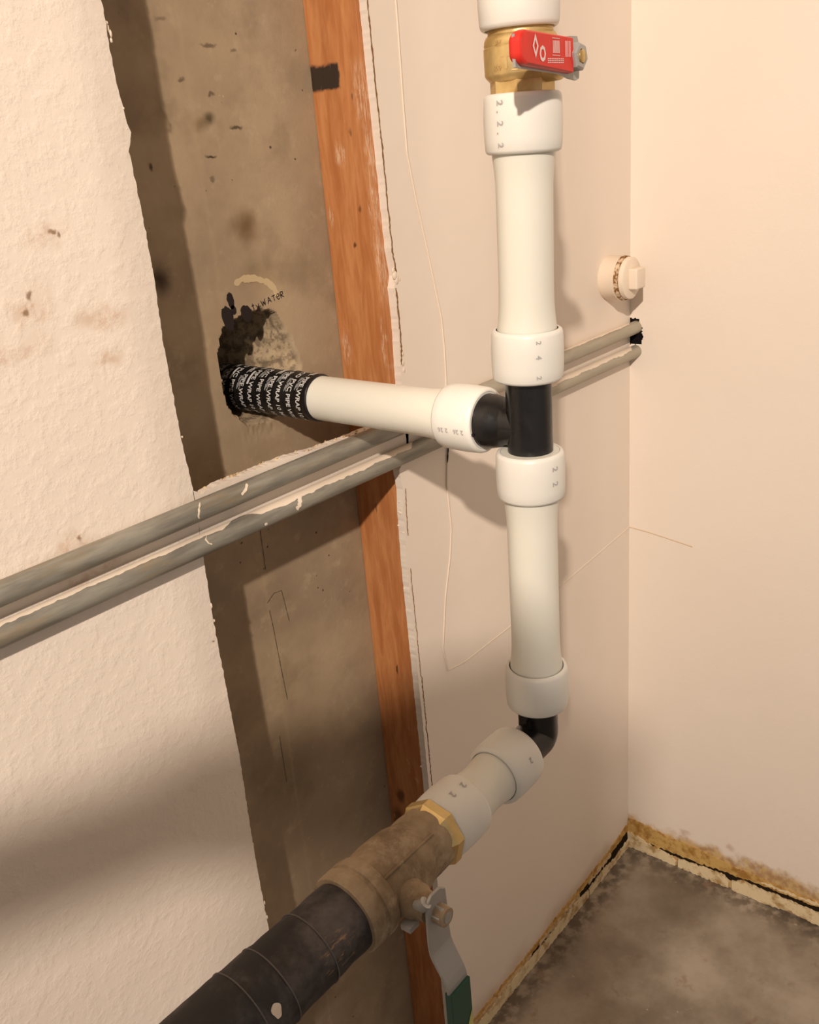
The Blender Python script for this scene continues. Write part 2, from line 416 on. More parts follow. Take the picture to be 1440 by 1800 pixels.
M_HOLLOWSHADE = Mat('hollow_shade_black', rough=0.95, color=rgb(20, 17, 18), spec=0.1)
M_SMEAR = Mat('pale_mortar_smear', rough=0.9, color=rgb(186, 166, 130), spec=0.2)
M_INK = Mat('black_marker', rough=0.8, color=rgb(38, 30, 28), spec=0.2)
M_PENCIL = Mat('faint_pencil', rough=0.9, color=rgb(98, 84, 64), spec=0.2)
M_FRAY = Mat('grimy_wire_tail', rough=.8, color=rgb(200, 176, 146), spec=.2)
M_WIRE = plastic('painted_over_wire', rgb(222, 206, 188), 0.5)
def make_caulk():
    m = Mat('cream_caulk', rough=0.65, spec=0.3)
    m.color(m.mix(m.ramp(m.noise(40, 4, .65), 0.45, 0.68), rgb(226, 206, 166), rgb(176, 142, 92)))
    m.bump(m.noise(120, 4), 0.001, 0.6); return m
M_CAULK = make_caulk()
M_GLUE = Mat('yellow_brown_adhesive', rough=0.7, spec=0.3)
M_GLUE.color(M_GLUE.mix(M_GLUE.ramp(M_GLUE.noise(50, 5, .65), 0.4, 0.66), rgb(200, 164, 98), rgb(158, 114, 54)))
M_GLUE.bump(M_GLUE.noise(140, 4), 0.001, 0.6)

# ------------------------------------------------------------------ the room shell
XR = 1.589                      # the right wall
T = 0.0115                      # drywall thickness
CUT = 0.570                     # vertical cut edge of the left sheet
bm = bmesh.new()
left_edge = ragged([(CUT, 0.0), (CUT + .001, 0.4), (CUT - .001, 0.75), (CUT + .002, 0.87), (CUT - .001, 1.05), (CUT + .001, 1.16)], 0.003, 0.0011, 1)
prism(bm, [(-3.2, 0.0)] + left_edge + ragged([(CUT + .001, 1.16), (CUT + .003, 1.213), (CUT - .001, 1.27), (CUT - .002, 1.38), (CUT + .001, 1.44), (CUT, 1.50),
      (CUT - .002, 1.555), (CUT + .004, 1.572), (CUT + .001, 1.580), (CUT - .003, 1.62), (CUT - .001, 3.2)], 0.003, 0.0011, 3)[1:] + [(-3.2, 3.2)], ONWALL(0.0), T)
# the strip left standing behind the conduits, its top edge broken
strip_top = ragged([(CUT + .002, 1.213), (0.583, 1.206), (0.608, 1.2095), (0.654, 1.2085), (0.708, 1.2090), (0.764, 1.2045), (0.821, 1.2030), (0.859, 1.2030), (0.94, 1.1995)], 0.003, 0.0012, 5)
prism(bm, [(CUT + .002, 1.148), (0.932, 1.146)] + strip_top[::-1], ONWALL(0.0), T)
right_edge = ragged([(0.912, 0.0), (0.913, 0.6), (0.911, 0.80), (0.909, 0.98), (0.911, 1.07), (0.914, 1.10), (0.910, 1.13), (0.930, 1.15), (0.931, 1.26),
                     (0.934, 1.33), (0.932, 1.37), (0.938, 1.385), (0.933, 1.42), (0.931, 1.52), (0.928, 1.62), (0.926, 1.75), (0.926, 3.2)], 0.004, 0.0009, 7, .2)
prism(bm, [(XR, 0.0), (XR, 3.2)] + right_edge[::-1], ONWALL(0.0), T)
wall_left = obj('wall_left', bm, M_LEFT, kind='structure')
# crumbs and torn paper along the cut edges
bm = bmesh.new()
for i in range(64):
    t = i / 63; x = 0.572 + (0.94 - 0.572) * t
    k = min(range(len(strip_top)), key=lambda q: abs(strip_top[q][0] - x)); z = strip_top[k][1]
    r = rnd.uniform(.0007, .0020) * (1.5 if rnd.random() < .12 else 1)
    bmesh.ops.create_icosphere(bm, subdivisions=1, radius=r, matrix=Matrix.Translation((x, rnd.uniform(.001, .011), z + rnd.uniform(-.0015, .001))) @ Matrix.Diagonal((rnd.uniform(.9, 2.2), 1, .8, 1)))
obj('plaster_crumb', bm, M_PLASTER, wall_left, smooth=60, kind='stuff')
bm = bmesh.new()
for z in [rnd.uniform(.6, 1.68) for _ in range(22)] + [1.575, 1.57, 1.568, 1.585, 1.655, 1.66]:
    r = rnd.uniform(.0007, .0016)
    bmesh.ops.create_icosphere(bm, subdivisions=1, radius=r, matrix=Matrix.Translation((CUT + rnd.uniform(-.001, .0015), rnd.uniform(0, .004), z)) @ Matrix.Diagonal((1, 1, rnd.uniform(1, 3), 1)))
for z in [rnd.uniform(.93, 1.10) for _ in range(26)] + [rnd.uniform(.55, .9) for _ in range(8)]:
    r = rnd.uniform(.0010, .0022)
    bmesh.ops.create_icosphere(bm, subdivisions=1, radius=r, matrix=Matrix.Translation((.9115 + rnd.uniform(-.002, .001), rnd.uniform(.002, .012), z)))
for x, z, r in ((.936, 1.386, .0045), (.940, 1.383, .0035), (.938, 1.379, .004), (.934, 1.392, .003), (.944, 1.380, .0025), (.937, 1.30, .0022), (.938, 1.284, .0030), (.9365, 1.272, .0035), (.938, 1.262, .0028)):
    bmesh.ops.create_icosphere(bm, subdivisions=2, radius=r, matrix=Matrix.Translation((x, .0005, z)) @ Matrix.Diagonal((1, .5, 1.4, 1)))
obj('edge_crumb', bm, M_PAINTDAB, wall_left, smooth=60, kind='stuff')
bm = bmesh.new()
def crack(zs, dx, wd, seed):
    pts = []
    for z in zs:
        k = min(range(len(right_edge)), key=lambda q: abs(right_edge[q][1] - z))
        pts.append((right_edge[k][0] + dx + .0014 * noise.noise(Vector((z * 60, 0, seed))) + .0008 * noise.noise(Vector((z * 300, 0, seed))), z))
    ribbon(bm, pts, wd, ONWALL(-0.0006), seed, 1.3, 0.0007)
def zr(a, b): n = int(abs(b - a) / .003); return [a + (b - a) * i / n for i in range(n + 1)]
crack(zr(1.75, 1.385), .0015, .0017, 2); crack(zr(1.37, 1.27), .003, .0021, 4); crack(zr(1.1, 1.03), .006, .0010, 5)
crack(zr(.98, .80), .006, .0009, 6); crack(zr(.80, .58), .0075, .0013, 8); crack(zr(1.395, 1.38), -.001, .003, 9)
obj('torn_paper_edge', bm, M_TORN, wall_left)

# right wall, with the ragged opening where the conduits go through
bm = bmesh.new()
Y0, Y1, Z0, Z1 = -0.06, 0.0, 1.11, 1.25
def quad(a, b, c, d): bm.faces.new([bm.verts.new(p) for p in (a, b, c, d)])
for y0, y1, z0, z1 in ((-3.2, Y0, 0, 3.2), (Y0, Y1, 0, Z0), (Y0, Y1, Z1, 3.2)):
    quad((XR, y0, z0), (XR, y1, z0), (XR, y1, z1), (XR, y0, z1))
ny, nz = 36, 84
gv = {}
def gvert(i, j):
    if (i, j) not in gv: gv[i, j] = bm.verts.new((XR, Y0 + (Y1 - Y0) * i / ny, Z0 + (Z1 - Z0) * j / nz))
    return gv[i, j]
for i in range(ny):
    for j in range(nz):
        y = Y0 + (Y1 - Y0) * (i + .5) / ny; z = Z0 + (Z1 - Z0) * (j + .5) / nz
        n = .0035 * noise.noise(Vector((y * 220, z * 220, 3)))
        hole = (y > -0.0245 + n + (.006 if z > 1.195 else 0) and 1.163 + n < z < 1.211 + n)
        if not hole: bm.faces.new((gvert(i, j), gvert(i + 1, j), gvert(i + 1, j + 1), gvert(i, j + 1)))
wall_right = obj('wall_right', bm, M_RIGHT, kind='structure')
bm = bmesh.new()                                                  # near-black box behind the opening: the hollow's shade put in as colour
box(bm, (XR + .002, -.07, 1.10), (XR + .10, .02, 1.26))
obj('wall_cavity', bm, M_HOLLOWSHADE, wall_right)
for f in [f for f in bpy.data.meshes['wall_cavity'].polygons]: pass

bm = bmesh.new()
box(bm, (-3.2, -3.2, -0.05), (XR + .05, .3, 0.0))
floor = obj('floor', bm, M_FLOOR, kind='structure')
bm = bmesh.new()
box(bm, (-3.2, -3.2, 3.2), (XR + .05, .3, 3.25))
ceiling = obj('ceiling', bm, M_RIGHT, kind='structure')

bm = bmesh.new()                                                  # unseen pipe added above and behind the camera to cast a shadow band
tube(bm, [(-1.6, -.614, 1.99), (-.75, -.92, 1.99), (-.46, -1.026, 1.99)], .0265, 24)
tube(bm, [(-.67, -.9495, 1.985), (-.455, -1.028, 1.985)], .038, 24)
sp = obj('added_shade_pipe', bm, plastic('grey_shade_pipe', rgb(120, 116, 108), .5), ceiling, smooth=40)
bm = bmesh.new()
for px, py in ((-1.4, -.686), (-.64, -.96)): tube(bm, [(px, py, 2.02), (px, py, 3.2)], .004, 8)  # rods carrying the added pipe
obj('shade_hanger_rod', bm, M_ZINC, sp)
bm = bmesh.new(); box(bm, (-.955, -1.27, 1.90), (-.735, -1.19, 2.218), .006)  # unseen box added to shade the lower walls and pipes
db = obj('added_shade_box', bm, M_ZINC, ceiling, smooth=40)
bm = bmesh.new()
for px in (-.90, -.76): tube(bm, [(px, -1.23, 2.22), (px, -1.23, 3.2)], .004, 8)  # rods carrying the added box
obj('shade_hanger_rod', bm, M_ZINC, db)

# concrete behind the drywall, with the hole broken through it for the branch pipe
YC = 0.097
outline = [(.712, 1.300), (.7135, 1.325), (.7235, 1.345), (.742, 1.3535), (.766, 1.3600), (.788, 1.3610), (.812, 1.352), (.826, 1.334), (.838, 1.312), (.843, 1.285),
           (.838, 1.258), (.815, 1.236), (.778, 1.228), (.745, 1.234), (.722, 1.250), (.714, 1.272)]
def inside(x, z):
    c = False; n = len(outline)
    for i in range(n):
        (xa, za), (xb, zb) = outline[i], outline[i - 1]
        if (za > z) != (zb > z) and x < (xb - xa) * (z - za) / (zb - za) + xa: c = not c
    return c
def dist_edge(x, z):
    best = 9
    for i in range(len(outline)):
        (xa, za), (xb, zb) = outline[i], outline[i - 1]
        dx, dz = xb - xa, zb - za; t = max(0, min(1, ((x - xa) * dx + (z - za) * dz) / (dx * dx + dz * dz)))
        best = min(best, math.hypot(x - xa - t * dx, z - za - t * dz))
    return best
def depth(x, z):
    jx = x + .005 * noise.noise(Vector((x * 90, z * 90, 1))); jz = z + .005 * noise.noise(Vector((x * 90, z * 90, 7)))
    if not inside(jx, jz):
        # shallow scabbed patch below the pipe
        q = math.hypot((x - .765) / .045, (z - 1.218) / .018)
        return max(0, .0022 * (1 - q)) * (1 + noise.noise(Vector((x * 200, z * 200, 0))))
    e = dist_edge(jx, jz)
    lit = max(0.0, min(1.0, (jx - (.772 + (jz - 1.30) * .22)) / .045))                 # 0 in the deep core, 1 out on the sloped side
    core = .19
    slope = min(core, .003 + e * 1.15)
    d = core * (1 - lit) + slope * lit if lit < 1 else slope
    if lit < .3: d = max(d, min(core, e * 5))
    rub = .0045 * noise.noise(Vector((x * 110, z * 110, 4))) + .0022 * noise.noise(Vector((x * 260, z * 260, 5)))
    return max(.0006, d + rub * min(1, e / .006))
bm = bmesh.new()
GX0, GX1, GZ0, GZ1 = .67, .88, 1.18, 1.40
for x0, x1, z0, z1 in ((-3.2, GX0, 0, 3.2), (GX1, XR + .05, 0, 3.2), (GX0, GX1, 0, GZ0), (GX0, GX1, GZ1, 3.2)):
    quad((x0, YC, z0), (x1, YC, z0), (x1, YC, z1), (x0, YC, z1))
nx, nz = 105, 110
g = [[None] * (nz + 1) for _ in range(nx + 1)]
for i in range(nx + 1):
    for j in range(nz + 1):
        x = GX0 + (GX1 - GX0) * i / nx; z = GZ0 + (GZ1 - GZ0) * j / nz
        g[i][j] = 0 if i in (0, nx) or j in (0, nz) else depth(x, z)
for _ in range(3):                                                # soften steps along the height
    q = [row[:] for row in g]
    for i in range(1, nx):
        for j in range(1, nz): g[i][j] = .25 * q[i][j - 1] + .5 * q[i][j] + .25 * q[i][j + 1]
for i in range(nx + 1):
    for j in range(nz + 1):
        g[i][j] = bm.verts.new((GX0 + (GX1 - GX0) * i / nx, YC + g[i][j], GZ0 + (GZ1 - GZ0) * j / nz))
for i in range(nx):
    for j in range(nz):
        bm.faces.new((g[i][j], g[i + 1][j], g[i + 1][j + 1], g[i][j + 1]))
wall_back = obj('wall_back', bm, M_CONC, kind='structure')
for p in wall_back.data.polygons: p.use_smooth = True
wall_back.data.set_sharp_from_angle(angle=math.radians(38))
CONC = ONWALL(YC - .0004)
bm = bmesh.new()                                                  # black paint daubs beside the hole
for cx, cz, rx, rz, s in ((.7425, 1.3835, .0050, .0100, 1), (.7345, 1.3640, .0085, .0150, 2), (.7640, 1.3645, .0085, .0100, 3), (.745, 1.372, .004, .006, 4)):
    prism(bm, [(cx + rx * (1 + .25 * noise.noise(Vector((math.cos(a) * 2, math.sin(a) * 2, s)))) * math.cos(a) - .25 * rz * math.sin(a) * .5,
                cz + rz * (1 + .25 * noise.noise(Vector((math.cos(a) * 2, math.sin(a) * 2, s + 5)))) * math.sin(a)) for a in [2 * PI * k / 28 for k in range(28)]], CONC, .0004)
obj('black_paint_daub', bm, M_INK, wall_back)
bm = bmesh.new()                                                  # hand lettering 'ty WATer', faded
def stroke(pts, ox, oz, s, rot, wd=.0009):
    c, sn = math.cos(rot), math.sin(rot)
    q = [(ox + s * (u * c - v * sn), oz + s * (u * sn + v * c)) for u, v in pts]
    ribbon(bm, densify(q, .0012), wd, CONC, 3, .5, .0003)
LET = {'t': [[(.3, 1.1), (.3, 0)], [(0, .75), (.6, .75)]], 'y': [[(0, .7), (.3, .1)], [(.65, .7), (.05, -.5)]],
       'W': [[(0, 1), (.2, 0), (.45, .7), (.7, 0), (.9, 1)]], 'A': [[(0, 0), (.4, 1), (.8, 0)], [(.15, .4), (.65, .4)]],
       'T': [[(0, .9), (.8, .9)], [(.4, .9), (.4, 0)]], 'e': [[(.06, .45), (.62, .48), (.56, .80), (.30, .92), (.06, .65), (.05, .30), (.28, 0), (.66, .14)]],
       'R': [[(0, 0), (.05, 1)], [(.05, 1), (.6, .9), (.55, .55), (.05, .5), (.65, 0)]]}
ox, oz = .775, 1.3655
for ch, adv in (('t', .0070), ('y', .0095), ('W', .0105), ('A', .0085), ('T', .0080), ('e', .0072), ('R', .0070)):
    for st in LET[ch]: stroke(st, ox, oz, .0078, .22, .0010)
    ox += adv * .98; oz += adv * .14
obj('handwriting', bm, M_INK, wall_back)
bm = bmesh.new()
ribbon(bm, densify([(.752, 1.4010), (.765, 1.4055), (.785, 1.4035), (.805, 1.3955), (.815, 1.386), (.818, 1.376)], .003), .0080, CONC, 11, .6, .0004)
obj('mortar_smear', bm, M_SMEAR, wall_back)
bm = bmesh.new()
for pts in ([(.728, .983), (.742, .992), (.756, .990), (.759, .965), (.762, .940)], [(.730, .972), (.732, .947), (.735, .88), (.738, .826)], [(.714, .78), (.714, .70)],
            [(.735, 1.10), (.734, 1.03)]):
    ribbon(bm, densify(pts, .003), .0010, CONC, 5, 1.0, .0003)
obj('pencil_mark', bm, M_PENCIL, wall_back)

# wooden stud against the concrete
bm = bmesh.new(); box(bm, (.921, T + .0003, 0.0), (.959, YC - .0003, 3.2), .0015)
obj_stud = obj('wooden_stud', bm, M_WOOD, smooth=30)
tag(obj_stud, 'orange-brown wooden stud with a black paint mark, standing between bare concrete and drywall edge', 'stud')

# ------------------------------------------------------------------ broken base along the floor
def along(pts, step, amp, seed): return ragged(pts, step, amp * 1.5, seed, .7)
def strip_right(lo, hi, d, name, mat, par, seed, x=XR):
    bm = bmesh.new(); prism(bm, along(lo, .004, .003, seed) + along(hi, .004, .003, seed + 4)[::-1], ONRIGHT(x), d); return obj(name, bm, mat, par)
base_right = bpy.data.objects.new('baseboard_right', None); COL.objects.link(base_right); base_right['kind'] = 'structure'
strip_right([(-.001, .034), (-.09, .030), (-.17, .033), (-.26, .040), (-.42, .046), (-.8, .05)],
            [(-.001, .074), (-.02, .078), (-.07, .072), (-.13, .068), (-.2, .066), (-.25, .058), (-.3, .060), (-.42, .056), (-.8, .056)], -.0022, 'adhesive_residue', M_GLUE, base_right, 3)
strip_right([(-.02, .022), (-.8, .022)], [(-.03, .040), (-.1, .036), (-.2, .040), (-.3, .044), (-.8, .050)], -.0016, 'dark_joint', M_DARK, base_right, 8)
strip_right([(-.001, .001), (-.06, .001), (-.118, .001)], [(-.001, .040), (-.03, .036), (-.07, .027), (-.10, .024), (-.118, .012)], -.0060, 'caulk_strip', M_CAULK, base_right, 12)
strip_right([(-.124, .001), (-.2, .001), (-.238, .001)], [(-.124, .022), (-.16, .026), (-.2, .029), (-.228, .032), (-.238, .016)], -.0055, 'caulk_strip', M_CAULK, base_right, 17)
strip_right([(-.246, .001), (-.30, .001), (-.345, .004), (-.37, .010), (-.40, .004), (-.8, .001)], [(-.246, .022), (-.262, .034), (-.31, .033), (-.36, .034), (-.42, .034), (-.8, .036)], -.0065, 'caulk_strip', M_CAULK, base_right, 23)
strip_right([(-.30, .048), (-.8, .054)], [(-.31, .053), (-.8, .062)], -.0030, 'caulk_strip', M_CAULK, base_right, 29)
base_left = bpy.data.objects.new('baseboard_left', None); COL.objects.link(base_left); base_left['kind'] = 'structure'
def strip_left(lo, hi, d, name, mat, seed):
    bm = bmesh.new(); prism(bm, along(lo, .004, .003, seed) + along(hi, .004, .003, seed + 4)[::-1], ONWALL(0.0), d); return obj(name, bm, mat, base_left)
strip_left([(XR - .001, .016), (1.3, .018), (.92, .018)], [(XR - .001, .064), (1.5, .050), (1.40, .046), (1.3, .046), (1.15, .040), (.92, .042)], -.0018, 'adhesive_residue', M_GLUE, 31)
strip_left([(1.585, .012), (1.3, .014), (.92, .014)], [(1.58, .042), (1.5, .036), (1.42, .032), (1.3, .034), (1.1, .028), (.92, .030)], -.0026, 'dark_joint', M_DARK, 36)
strip_left([(XR - .001, .001), (1.50, .001), (1.40, .001)], [(XR - .001, .022), (1.52, .015), (1.46, .024), (1.40, .018)], -.0060, 'caulk_strip', M_CAULK, 41)
strip_left([(1.395, .001), (1.1, .001), (.92, .001)], [(1.395, .018), (1.34, .029), (1.2, .025), (1.1, .030), (.92, .028)], -.0065, 'caulk_strip', M_CAULK, 47)
strip_left([(1.50, .034), (1.40, .030)], [(1.50, .042), (1.40, .036)], -.0045, 'plaster_chip', M_PLASTER, 53)
strip_left([(1.36, .030), (1.20, .030)], [(1.36, .036), (1.20, .037)], -.0045, 'plaster_chip', M_PLASTER, 57)
strip_left([(1.17, .028), (.92, .029)], [(1.17, .034), (.92, .036)], -.0045, 'plaster_chip', M_PLASTER, 61)

# ------------------------------------------------------------------ thin wire painted onto the wall
bm = bmesh.new()
wl = [(.981, 1.95), (.979, 1.70), (.979, 1.665), (.978, 1.595), (.978, 1.53), (.989, 1.474), (1.003, 1.416), (1.015, 1.362), (1.025, 1.314), (1.027, 1.274), (1.026, 1.23), (1.018, 1.1275),
      (1.011, 1.077), (1.014, 1.004), (1.006, .961), (.988, .902), (.973, .821), (.981, .778)]
tube(bm, [(x, -.0009, z) for x, z in densify(wl, .006)], .0013, 8)
tube(bm, [(x, 0.0, z) for x, z in densify([(.981, .778), (1.027, .771), (1.148, .773), (1.32, .778), (1.457, .786), (XR - .0008, .794)], .006)], .0011, 8)
tag(obj('painted_wire', bm, M_WIRE, smooth=60), 'thin cream wire painted onto the drywall, running down behind the white branch pipe', 'wire')
bm = bmesh.new()
bmesh.ops.create_icosphere(bm, subdivisions=1, radius=.0016, matrix=Matrix.Translation((XR - .0005, -.131, .779)))
tube(bm, [(XR - .0002, y, z) for y, z in densify([(-.001, .794), (-.04, .791), (-.08, .786), (-.130, .779)], .006)], .0009, 8)
obj('frayed_end', bm, M_FRAY, bpy.data.objects['painted_wire'])
bm = bmesh.new()
ribbon(bm, densify([(1.0195, 1.142), (1.0185, 1.128), (1.0145, 1.108)], .003), .0028, ONWALL(-.0022), 3, .5, .0004)
obj('bare_wire_patch', bm, M_DARK, bpy.data.objects['painted_wire'])

# ------------------------------------------------------------------ the two conduits along the wall
RC = 0.0117
def conduit(z0, z1, label):
    t = thing('metal_conduit', label, 'conduit', (0.95, -RC, z0), 'conduits along the wall')
    bm = bmesh.new()
    lathe(bm, (-3.2, -RC, z0 - (z1 - z0) * (3.2 + .37) / 1.22), Vector((XR + .06 + 3.2, 0, (z1 - z0) * 3.97)), [(.1 * i, RC) for i in range(49)], 40)
    obj('conduit_tube', bm, M_COND, t, smooth=40); return t
def zc(z0, z1, x): return z0 + (z1 - z0) * (x - .37) / 1.22
c_top = conduit(1.1945, 1.1945, 'grey metal conduit, upper of the two running side by side along the wall')
c_low = conduit(1.1562, 1.1500, 'paint-streaked grey metal conduit, lower of the two running side by side along the wall')
def on_conduit(z0, z1, r=RC + .0004):
    # u = position along, v = angle in degrees (0 faces the room, 90 is the top)
    return lambda u, v, d: (u, -RC - (r - d) * math.cos(math.radians(v)), zc(z0, z1, u) + (r - d) * math.sin(math.radians(v)))
def dab(par, z0, z1, pts, width, seed, name='paint_drip'):
    bm = bmesh.new(); f = on_conduit(z0, z1)
    fn = lambda u, v, d: f(u, v * 57.2958 / RC, d)                # v in metres round the tube
    ribbon(bm, densify(pts, .0012), width, fn, seed, .8, .0004); return obj(name, bm, M_PAINTDAB, par)
rad = lambda deg: deg / 57.2958 * RC
dab(c_top, 1.1945, 1.1945, [(.566, rad(62)), (.560, rad(30)), (.5565, rad(-5)), (.558, rad(-22))], .0018, 2)
dab(c_top, 1.1945, 1.1945, [(.632, rad(58)), (.626, rad(30)), (.618, rad(12))], .0030, 4)
dab(c_low, 1.1562, 1.15, [(.567, rad(62)), (.563, rad(45)), (.564, rad(22)), (.568, rad(8))], .0016, 5)
dab(c_low, 1.1562, 1.15, [(.706, rad(62)), (.704, rad(35)), (.700, rad(5)), (.695, rad(-10))], .0052, 6)
dab(c_low, 1.1562, 1.15, [(.647, rad(-8)), (.646, rad(-25))], .0042, 7)
def streak(par, z0, z1, x0, x1, lo, hi, seed):
    bm = bmesh.new(); f = on_conduit(z0, z1, RC + .0003); n = int((x1 - x0) / .004); K = 5
    vs = []
    for i in range(n + 1):
        x = x0 + (x1 - x0) * i / n; e = min(1, i / 6, (n - i) / 6)
        a = lo + 13 * noise.noise(Vector((x * 30, seed, 0))) + 9 * noise.noise(Vector((x * 130, seed, 2))); b = hi
        a = b + (a - b) * max(.1, e)
        vs.append([bm.verts.new(f(x, a + (b - a) * k / K, 0)) for k in range(K + 1)])
    for i in range(n):
        for k in range(K): bm.faces.new((vs[i][k], vs[i + 1][k], vs[i + 1][k + 1], vs[i][k + 1]))
    return obj('paint_streak', bm, M_PAINTDAB, par, smooth=60)
streak(c_low, 1.1562, 1.15, .10, .62, 64, 120, 1); streak(c_low, 1.1562, 1.15, .62, .94, 46, 130, 2); streak(c_low, 1.1562, 1.15, 1.0, 1.58, 42, 130, 3)
streak(c_top, 1.1945, 1.1945, 1.28, 1.58, 70, 150, 4)

# ------------------------------------------------------------------ capped stub in the corner
t = thing('pipe_cap', 'cream-painted capped pipe stub with a square plug, on the wall in the corner', 'pipe cap', (1.503, 0, 1.295))
CX, CZ = 1.503, 1.297
bm = bmesh.new(); lathe(bm, (CX, 0, CZ), (0, -1, 0), [(0, .036), (.004, .0375), (.026, .0372), (.028, .0385), (.0305, .0388)], 48, wob=.0008); obj('stub_body', bm, M_PAINTDAB, t, smooth=40)
bm = bmesh.new(); lathe(bm, (CX, 0, CZ), (0, -1, 0), [(.0305, .0375), (.037, .037)], 48, wob=.001)
mr = Mat('rusty_thread_dope', rough=.9, spec=.2); mr.color(mr.mix(mr.ramp(mr.noise(130, 4, .7), .42, .56), rgb(214, 190, 160), rgb(128, 88, 46))); mr.bump(mr.noise(200, 3), .0015, .8)
obj('thread_gap', bm, mr, t, smooth=40)
bm = bmesh.new(); lathe(bm, (CX, 0, CZ), (0, -1, 0), [(.037, .034), (.039, .0355), (.046, .0350), (.048, .032)], 48); obj('plug_flange', bm, M_PAINTDAB, t, smooth=40)
bm = bmesh.new(); box(bm, (CX - .016, -.064, CZ - .0175), (CX + .016, -.047, CZ + .0175), .003); obj('square_plug', bm, M_PAINTDAB, t, smooth=40)

# ------------------------------------------------------------------ the water pipe run
AX, AY, RP, RR = .781, -.2955, .0267, .0355          # axis of the riser, pipe radius, ring radius
AZ = 1.2630                                         # height of the branch
BZ = .8895                                          # height of the lower run
run = thing('water_pipe_run', 'white plastic water pipes with black tee and elbow, brass red-handled valve and old bronze valve', 'pipes', (AX, AY, AZ))
RING = [(0, .0325), (.0012, .0342), (.004, .0352), (.020, .0360), (.038, .0357), (.047, .0350), (.0492, .0340), (.050, .0325)]
def pipe(org, ax, L, flare0, flare1, extra=()):
    """A length of pipe whose ends are stretched over the fittings."""
    pr = []; n = 40
    for i in range(n + 1):
        t = L * i / n; r = RP
        for fl, dd in ((flare0, t), (flare1, L - t)):
            if fl: r = max(r, RP + .0036 / (1 + math.exp((dd - .058) / .0075)))
        pr.append((t, r))
    bm = bmesh.new(); lathe(bm, org, ax, pr, 64); return obj('pipe_section', bm, M_PEX, run, smooth=40)
def ring(org, ax, marks=None, mirror=False):
    """A ring slid over the pipe end; its open rim shows a lip."""
    pr = [(t, r) for t, r in RING]
    pr = [(.0, .0305), (-.0004, .0318)] + pr + [(.0504, .0318), (.05, .0300)]
    bm = bmesh.new(); lathe(bm, org, ax, pr, 64, caps=False)
    o = obj('pipe_ring', bm, M_RING, run, smooth=50)
    if marks:
        axv, a, b = frame(ax); org = Vector(org); bm = bmesh.new()
        for t, ang, s, sz in marks:
            th0 = math.radians(ang)
            def fn(u, v, t=t, th0=th0):
                th = th0 - (v - sz * .35) / .036; return org + axv * (t + u) + (a * math.cos(th) + b * math.sin(th)) * .0364
            put_text(bm, s, fn, sz, sz)
        obj('ring_print', bm, M_GREYPRINT, o)
    return o
# upper riser with the shut-off valve
pipe((AX + .002, AY - .003, 1.684), (0, 0, 1), .80, True, False)
ring((AX + .002, AY - .003, 1.6265), (0, 0, 1))
P1 = Vector((AX + .0025, AY - .0035, 1.5745)); P2 = Vector((AX, AY, 1.3130)); D1 = (P2 - P1).normalized()
pipe(P1, D1, (P2 - P1).length, True, True)
AD = (0, 0, -1)
ring(P1, D1, [(.005, 181, '2', .009), (.0135, 181, '.', .010), (.022, 181, '2', .009), (.031, 181, '.', .01), (.040, 181, '2', .008)])
ring(P2 - D1 * .05, D1, [(.006, 130, '2', .007), (.020, 130, '4', .008), (.040, 130, '2', .007)])
# black tee
bm = bmesh.new()
lathe(bm, (AX, AY, 1.319), (0, 0, -1), [(0, .0228), (.0, .0232), (.045, .0236), (.092, .0232), (.092, .0228)], 64)
for v in bm.verts: pass
tee = obj('tee_fitting', bm, M_BLACK, run, smooth=40)
bm = bmesh.new()
lathe(bm, (AX, AY, AZ), (0, 1, 0), [(.0, .0222), (.022, .0222), (.027, .0228), (.034, .0262), (.044, .0285), (.060, .0290)], 64)
obj('tee_branch', bm, M_BLACK, tee, smooth=40)
bm = bmesh.new(); box(bm, (AX - .0295, AY + .050, AZ - .0095), (AX - .0265, AY + .056, AZ - .0065), .0006)
obj('tee_stop', bm, M_BLACK, tee)
# branch pipe going into the concrete, its end wrapped in printed tape
BY0 = AY + .0525
pipe((AX, BY0, AZ), (0, 1, 0), .45, True, False)
ring((AX, BY0, AZ), (0, 1, 0), [(.006, -97, '2', .007), (.012, -97, '26', .007), (.026, -97, '2', .007), (.032, -97, '26', .007)])
RT = .0285
tp = [(0, RT - .0006), (.0005, RT)]
for i in range(1, 80): tp.append((.215 * i / 80, RT + .0004 * math.sin(i * 1.3) + .0005 * (i % 16 == 0)))
bm = bmesh.new(); lathe(bm, (AX, 0.0005, AZ), (0, 1, 0), tp, 64, wob=.0006)
tape = obj('wrap_tape', bm, M_TAPE, run, smooth=60, label='black tape wrap with white lettering')
bm = bmesh.new()
def on_tape(y0, ang0, lean):
    def fn(u, v):
        # u runs down round the pipe on the room side, v points towards the tee
        th = math.radians(ang0) - u / RT
        y = y0 - v + lean * u
        return (AX - math.cos(th) * (RT + .0009), y, AZ + math.sin(th) * (RT + .0009))
    return fn
rows = ['10 MIL PIPE WRAP 10 MIL PIPE', 'PASCO PVC PIPE WRAP PASCO']
k = 0; y = .010
rr = random.Random(3)
starts = [128, 122, 143, 118, 150, 132, 112, 140, 126, 146, 120, 136, 130, 144]
